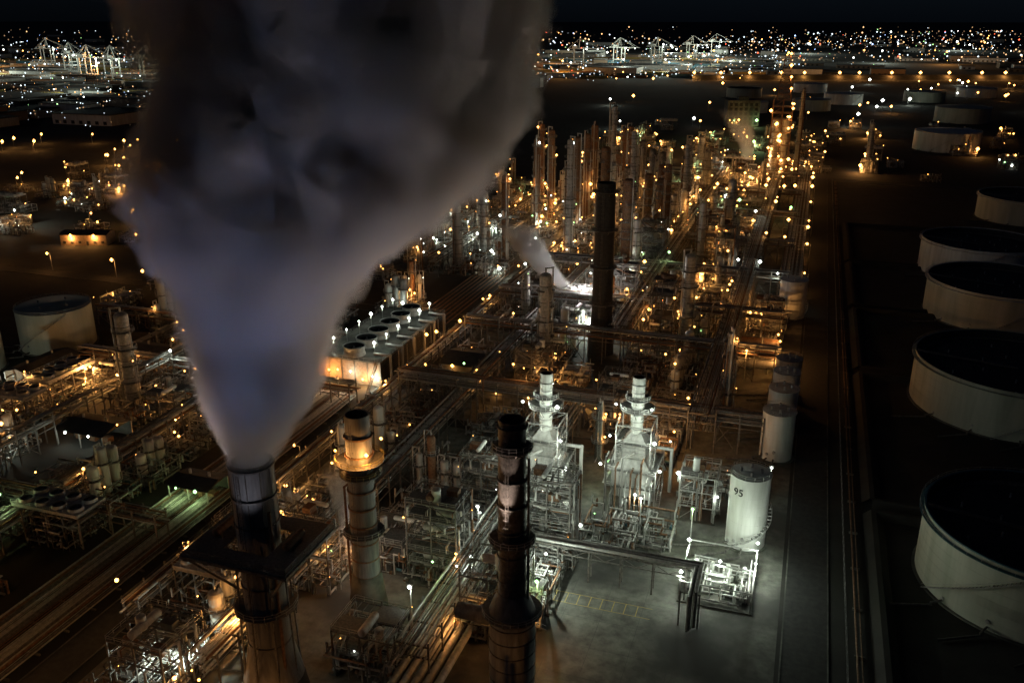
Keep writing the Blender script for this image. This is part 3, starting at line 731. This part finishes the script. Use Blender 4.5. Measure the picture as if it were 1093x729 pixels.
# ------------------------------------------------------------------ distant land
b=MB(); p0=Vector((*W(380,1960),0)); p1=Vector((*W(2300,1960),0))
dv=(p1-p0).normalized(); nn=Vector((-dv.y,dv.x,0))
b.add([tuple(p0-nn*25),tuple(p0-nn*10+Vector((0,0,9))),tuple(p0+nn*10+Vector((0,0,9))),tuple(p1-nn*25),tuple(p1-nn*10+Vector((0,0,9))),tuple(p1+nn*10+Vector((0,0,9)))],[(0,1,4,3),(1,2,5,4)],12)
b.obj('highway_embankment')
for i in range(17):
    q=p0+dv*(i*60+R.uniform(-10,10))-nn*18; lamp(q.x,q.y,14,'o',26000,1,3.4)
b=MB(); 
def bx(X,Y,w,d,h,m):
    x,y=W(X,Y); b.box(x-w/2,y-d/2,0,x+w/2,y+d/2,h,m); b.box(x-w/2-1,y-d/2-1,h,x+w/2+1,y+d/2+1,h+1,7)
    for k in range(int(w/12)): b.box(x-w/2+4+k*12,y-d/2-.2,1,x-w/2+9+k*12,y-d/2-.02,5,19)
for i in range(420):
    Y=1/R.uniform(1/7000,1/1050); X=Y*R.uniform(-.62,.62)
    if X/Y>.02 and Y<2050: continue
    if X/Y>-.35 and Y<1500: continue
    bx(X,Y,R.uniform(30,140),R.uniform(20,80),R.uniform(6,18),R.choice([3,21,6,2]))
b.obj('distant_warehouses')
b=MB()
for i in range(800):
    Y=R.uniform(1300,2900); X=Y*R.choice([R.uniform(-.6,-.33),R.uniform(.02,.24)])
    if X>0 and Y<2000: continue
    x,y=W(X,Y); b.box(x,y,0,x+R.choice([40,80]),y+10,R.choice([5,8,11]),R.choice([5,20,2,8,21]))
b.obj('container_stacks')
def crane(X,Y,s=1):
    b=MB()
    for sx in(-9,9):
        for sy in(-13,13): b.beam((sx,sy,0),(sx,sy,46),1.8,2)
        b.beam((sx,-13,46),(sx,13,46),1.6,2); b.beam((sx,-13,14),(sx,13,14),1.4,2); b.beam((sx,-60,46),(sx*.6,30,46),1.6,2); b.beam((sx,0,46),(0,-2,72),1.2,2); b.beam((0,-2,72),(sx,-55,47),.8,2); b.beam((0,-2,72),(sx*.6,28,47),.8,2)
    for yy in range(-60,31,10): b.beam((-8,yy,46),(8,yy,46),.8,2)
    b.beam((-9,-13,30),(9,-13,30),1.2,2); b.box(-5,5,46,5,18,53,2)
    x,y=W(X,Y); b.lamps=[(0,-20,44,'w',15000),(0,-50,44,'w',0)]; b.obj('gantry_crane',x,y,R.choice([70,95,110]))
for (X,Y) in((-800,1850),(-740,1880),(-870,1900),(-1000,2100),(300,2600),(420,2700),(560,2900),(180,2500),(720,3300),(-1250,2500)): crane(X,Y)
LB=MB()
def octa(b,x,y,z,r,m):
    b.add([(x+r,y,z),(x-r,y,z),(x,y+r,z),(x,y-r,z),(x,y,z+r),(x,y,z-r)],[(0,2,4),(2,1,4),(1,3,4),(3,0,4),(2,0,5),(1,2,5),(3,1,5),(0,3,5)],m,True)
def ok(X,Y):
    q=X/Y
    if q>.3 and Y<2300: return False
    if q>.0 and Y<1750: return False
    if q>-.3 and q<=0 and Y<1400: return False
    return True
def citylight(X,Y,sc=1):
    if not ok(X,Y): return
    x,y=W(X,Y); t=R.random()
    m=18 if t<.3 else 17 if t<.52 else 22 if t<.86 else R.choice([10,10,9,9,16,15,11])
    octa(LB,x,y,R.uniform(6,22),Y*R.choice([.00022,.0003,.0004,.0005,.0008])*sc,m)
for i in range(1500):
    Y=1/R.uniform(1/14000,1/1000); citylight(Y*R.uniform(-.64,.64),Y)
for s_ in range(100):
    Y=1/R.uniform(1/9000,1/1200); X=Y*R.uniform(-.64,.64); a=R.choice([0,90])+18; L_=R.randint(5,20); sp=Y*.012*R.uniform(.7,1.6)
    for k in range(L_): citylight(X+math.cos(math.radians(a))*sp*k,Y+math.sin(math.radians(a))*sp*k*1.5,1.0)
for i in range(560):
    Y=1/R.uniform(1/4200,1/1150); citylight(Y*R.uniform(-.62,-.33),Y,1.2)
for i in range(420):
    Y=1/R.uniform(1/5500,1/1950); citylight(Y*R.uniform(.0,.32),Y,1.25)
for i in range(300):
    Y=1/R.uniform(1/9000,1/2400); citylight(Y*R.uniform(.25,.62),Y,1.15)
LB.obj('city_lights')
for i in range(34):
    if i<13: Y=R.uniform(1250,2600); X=Y*R.uniform(-.6,-.33)
    elif i<28: Y=R.uniform(2000,3400); X=Y*R.uniform(.02,.24)
    else: Y=R.uniform(2600,4000); X=Y*R.uniform(.2,.6)
    x,y=W(X,Y); lamp(x,y,34,'w' if R.random()<.7 else 'o',120000*(Y/2000)**2,1,Y*.0010)

# ------------------------------------------------------------------ realise lamps
par=bpy.data.objects.new('plant_lighting',None); scene.collection.objects.link(par)
FB=MB(); COLS={'o':(1.0,.43,.11),'w':(.88,1.0,.84),'g':(.68,1.0,.42)}; MI={'o':9,'w':10,'g':11}
LD={}
for (x,y,z,k,pw,prob,br) in LAMPS:
    auto = pw is None
    if k is None:
        white=.5 if (-75<x<-15 and 120<y<240) else (.35 if (x<-60 and 340<y<480) else .07)
        t=R.random(); k='w' if t<white else ('g' if t<white+.05 else 'o')
    dist=math.sqrt(x*x+y*y)
    if auto and R.random()<.36: continue
    rb=br or (.14+min(dist,1500)*.0008)*(R.choice([.4,.5,.7,.9,1.3]) if auto else R.choice([1.2,1.5,1.9]))
    octa(FB,x,y,z+.3,rb,MI[k])
    P=pw
    if P is None:
        if dist>1000 or R.random()>.10: continue
        P=R.uniform(250,800)*(1+dist/500)
    if P<=0: continue
    key=(k,round(math.log(P)*2.5))
    if key not in LD:
        ld=bpy.data.lights.new('lamp_or_fill_light','POINT'); ld.color=COLS[k]; ld.energy=math.exp(key[1]/2.5); ld.shadow_soft_size=.2; LD[key]=ld
    o=bpy.data.objects.new('lamp_or_fill_light',LD[key]); scene.collection.objects.link(o); o.location=(x,y-.3,z-rb-.35); o.parent=par
FB.obj('lamp_fittings')
def spot(x,y,z,tx,ty,tz,col,P,ang):  # added spots that brighten and tint the plume, not fixtures of the stacks
    ld=bpy.data.lights.new('plume_fill_spot','SPOT'); ld.color=col; ld.energy=P; ld.spot_size=math.radians(ang); ld.spot_blend=.8; ld.shadow_soft_size=.4
    o=bpy.data.objects.new('plume_fill_spot',ld); scene.collection.objects.link(o); o.location=(x,y,z); o.rotation_euler=Vector((tx-x,ty-y,tz-z)).to_track_quat('-Z','Y').to_euler(); o.parent=par
def spotW(a,b_,z,c,d,e,col,P,ang):
    x,y=W(a,b_); u,v=W(c,d); spot(x,y,z,u,v,e,col,P,ang)
spotW(-46,117,39,-40,104,100,(.30,.47,1.0),14000,56)
spotW(-40,117,39,-24,102,112,(.32,.48,1.0),19000,56)
spotW(-43,120,39,-43,130,80,(.85,.85,1.0),2200,80)
spot(-42.8,123.5,36,-60,116,104,(1.0,.74,.60),42000,74)
spot(-80,147.5,38,-70,122,95,(1.0,.72,.56),8000,80)
spotW(-52,128,39,-60,134,104,(1.0,.80,.72),15000,70)

# ------------------------------------------------------------------ steam
def steam(name,pts,dens,amp,nscale,col=(.9,.92,1.0),edge=4.0,step=.5,det=2.5):
    m=bpy.data.materials.new(name+'_vapour'); m.use_nodes=True; nt=m.node_tree; N=nt.nodes; L=nt.links; N.clear()
    out=N.new('ShaderNodeOutputMaterial'); pv=N.new('ShaderNodeVolumeScatter'); L.new(pv.outputs[0],out.inputs['Volume'])
    xs=[p[0] for p in pts]; ys=[p[1] for p in pts]; zs=[p[2] for p in pts]; rs=[p[3] for p in pts]
    x0,x1=min(xs)-1,max(xs)+1; y0,y1=min(ys)-1,max(ys)+1; z0,z1=zs[0],zs[-1]; rm=max(rs)
    geo=N.new('ShaderNodeTexCoord')
    def math_(op,a,b=None,c=None,clamp=False):
        n=N.new('ShaderNodeMath'); n.operation=op; n.use_clamp=clamp
        for i,v in enumerate((a,b,c)):
            if v is None: continue
            if isinstance(v,(int,float)): n.inputs[i].default_value=v
            else: L.new(v,n.inputs[i])
        return n.outputs[0]
    sep0=N.new('ShaderNodeSeparateXYZ'); L.new(geo.outputs['Object'],sep0.inputs[0])
    tz0=math_('DIVIDE',math_('SUBTRACT',sep0.outputs[2],z0),z1-z0,clamp=True)
    nz=N.new('ShaderNodeTexNoise'); nz.inputs['Scale'].default_value=nscale; nz.inputs['Detail'].default_value=det; nz.inputs['Roughness'].default_value=.6
    L.new(geo.outputs['Object'],nz.inputs['Vector'])
    sub=N.new('ShaderNodeVectorMath'); sub.operation='SUBTRACT'; L.new(nz.outputs['Color'],sub.inputs[0]); sub.inputs[1].default_value=(.5,.5,.5)
    rampt=N.new('ShaderNodeValToRGB'); cr=rampt.color_ramp
    for i,p in enumerate(pts):
        t=(p[2]-z0)/(z1-z0); colr=((p[0]-x0)/(x1-x0),(p[1]-y0)/(y1-y0),p[3]/rm,1)
        if i==0: e=cr.elements[0]; e.position=0
        elif i==len(pts)-1: e=cr.elements[-1]; e.position=1
        else: e=cr.elements.new(t)
        e.color=colr
    L.new(tz0,rampt.inputs['Fac']); sc=N.new('ShaderNodeSeparateColor'); L.new(rampt.outputs['Color'],sc.inputs[0])
    cx=math_('MULTIPLY_ADD',sc.outputs[0],x1-x0,x0); cy=math_('MULTIPLY_ADD',sc.outputs[1],y1-y0,y0); rr=math_('MULTIPLY',sc.outputs[2],rm)
    am=math_('MULTIPLY',rr,amp)
    scl=N.new('ShaderNodeVectorMath'); scl.operation='SCALE'; L.new(sub.outputs[0],scl.inputs[0]); L.new(am,scl.inputs['Scale'])
    add=N.new('ShaderNodeVectorMath'); add.operation='ADD'; L.new(geo.outputs['Object'],add.inputs[0]); L.new(scl.outputs[0],add.inputs[1])
    sep=N.new('ShaderNodeSeparateXYZ'); L.new(add.outputs[0],sep.inputs[0])
    dx_=math_('SUBTRACT',sep.outputs[0],cx); dy_=math_('SUBTRACT',sep.outputs[1],cy)
    d=math_('SQRT',math_('ADD',math_('MULTIPLY',dx_,dx_),math_('MULTIPLY',dy_,dy_)))
    q=math_('DIVIDE',d,rr)
    f=math_('MULTIPLY',math_('SUBTRACT',1.0,q),edge,clamp=True)
    dn=math_('MULTIPLY',f,dens)
    if name!='steam_plume':
        fade=math_('MULTIPLY',math_('SUBTRACT',1.0,tz0),2.5,clamp=True); dn=math_('MULTIPLY',dn,fade)
    L.new(dn,pv.inputs['Density']); pv.inputs['Color'].default_value=(*col,1); pv.inputs['Anisotropy'].default_value=0
    m.cycles.volume_step_rate=step
    n=20; vs=[];fs=[]
    for i,p in enumerate(pts):
        for k in range(n):
            a=2*math.pi*k/n; vs.append((p[0]+(p[3]*(1+amp*.3)+.3)*math.cos(a),p[1]+(p[3]*(1+amp*.3)+.3)*math.sin(a),p[2]+(.05 if i==0 else 0)))
        if i:
            for k in range(n): fs.append(((i-1)*n+k,(i-1)*n+(k+1)%n,i*n+(k+1)%n,i*n+k))
    fs.append(tuple(range(n))[::-1]); fs.append(tuple((len(pts)-1)*n+k for k in range(n)))
    me=bpy.data.meshes.new(name); me.from_pydata(vs,[],fs); me.materials.append(m); me.update()
    o=bpy.data.objects.new(name,me); scene.collection.objects.link(o); return o
pl=[(-43,130,51,3.6),(-42.3,130,58,6.2),(-40.6,130.5,66,9.8),(-40.2,131,75,12.2),(-35,132,89.7,19.5),(-29.5,133,96.7,25.5),(-25.5,134,103.5,26.5),(-25,135,110,26),(-26,136,116,29),(-25,137,124,34),(-24,138,134,37)]
steam('steam_plume',[(*W(a,b_),c_,d_) for a,b_,c_,d_ in pl],.36,1.35,.06,(.86,.92,1.0),6.0,.75,3.5)
steam('steam_vent',[(*W(a,b_),c_,d_) for a,b_,c_,d_ in ((26,370,7,2.4),(19,370,14,4.8),(11,370,23,6.8),(1,370,38,9))],.5,.9,.22,(.95,.95,.95),3,.8)
steam('steam_vent',[(*W(a,b_),c_,d_) for a,b_,c_,d_ in ((-37,172,6,.8),(-36.5,172,12,1.8),(-37.5,172,20,2.6),(-39,172,28,3.2))],.4,.8,.4,(.95,.95,.95),3,.8)
steam('steam_vent',[(*W(a,b_),c_,d_) for a,b_,c_,d_ in ((182,690,18,4),(180,690,30,8),(174,690,44,11),(168,690,56,13))],.06,.8,.1,(.9,.9,.92),3,1)
for (X,Y,z,P,c_) in ((30,358,16,22000,(1,.93,.88)),(-33,168,10,1500,(1,.85,.7)),(186,676,22,16000,(1,.6,.3))):  # added fill lights that make the steam vents show, no plant fittings
    x,y=W(X,Y); ld=bpy.data.lights.new('lamp_or_fill_light','POINT'); ld.energy=P; ld.color=c_; ld.shadow_soft_size=.3
    o=bpy.data.objects.new('lamp_or_fill_light',ld); scene.collection.objects.link(o); o.location=(x,y,z); o.parent=par

# ------------------------------------------------------------------ sky, added fill sun
wd=bpy.data.worlds.new('World'); scene.world=wd; wd.use_nodes=True; nt=wd.node_tree
bg=nt.nodes['Background']; sk=nt.nodes.new('ShaderNodeTexSky'); sk.sky_type='NISHITA'; sk.sun_disc=False
sk.sun_elevation=math.radians(22); sk.sun_rotation=math.radians(200)
mx=nt.nodes.new('ShaderNodeMix'); mx.data_type='RGBA'; mx.blend_type='MULTIPLY'; mx.inputs[0].default_value=1; mx.inputs[7].default_value=(.28,.45,.95,1)
nt.links.new(sk.outputs[0],mx.inputs[6]); nt.links.new(mx.outputs[2],bg.inputs['Color']); bg.inputs['Strength'].default_value=.0014
ld=bpy.data.lights.new('fill_sun','SUN'); ld.energy=.034; ld.color=(.8,.88,1.0); ld.angle=math.radians(10)  # added dim sun that lifts tanks and structures, not an actual moon
mo=bpy.data.objects.new('fill_sun',ld); scene.collection.objects.link(mo)
mo.rotation_euler=Vector((.85,.45,-.38)).to_track_quat('-Z','Y').to_euler()

# ------------------------------------------------------------------ camera
cd=bpy.data.cameras.new('camera'); cam=bpy.data.objects.new('camera',cd); scene.collection.objects.link(cam)
cd.sensor_width=36; cd.lens=31.1; cd.clip_start=1; cd.clip_end=100000
cam.location=(0,0,120); cam.rotation_euler=(math.radians(70),0,TH); scene.camera=cam
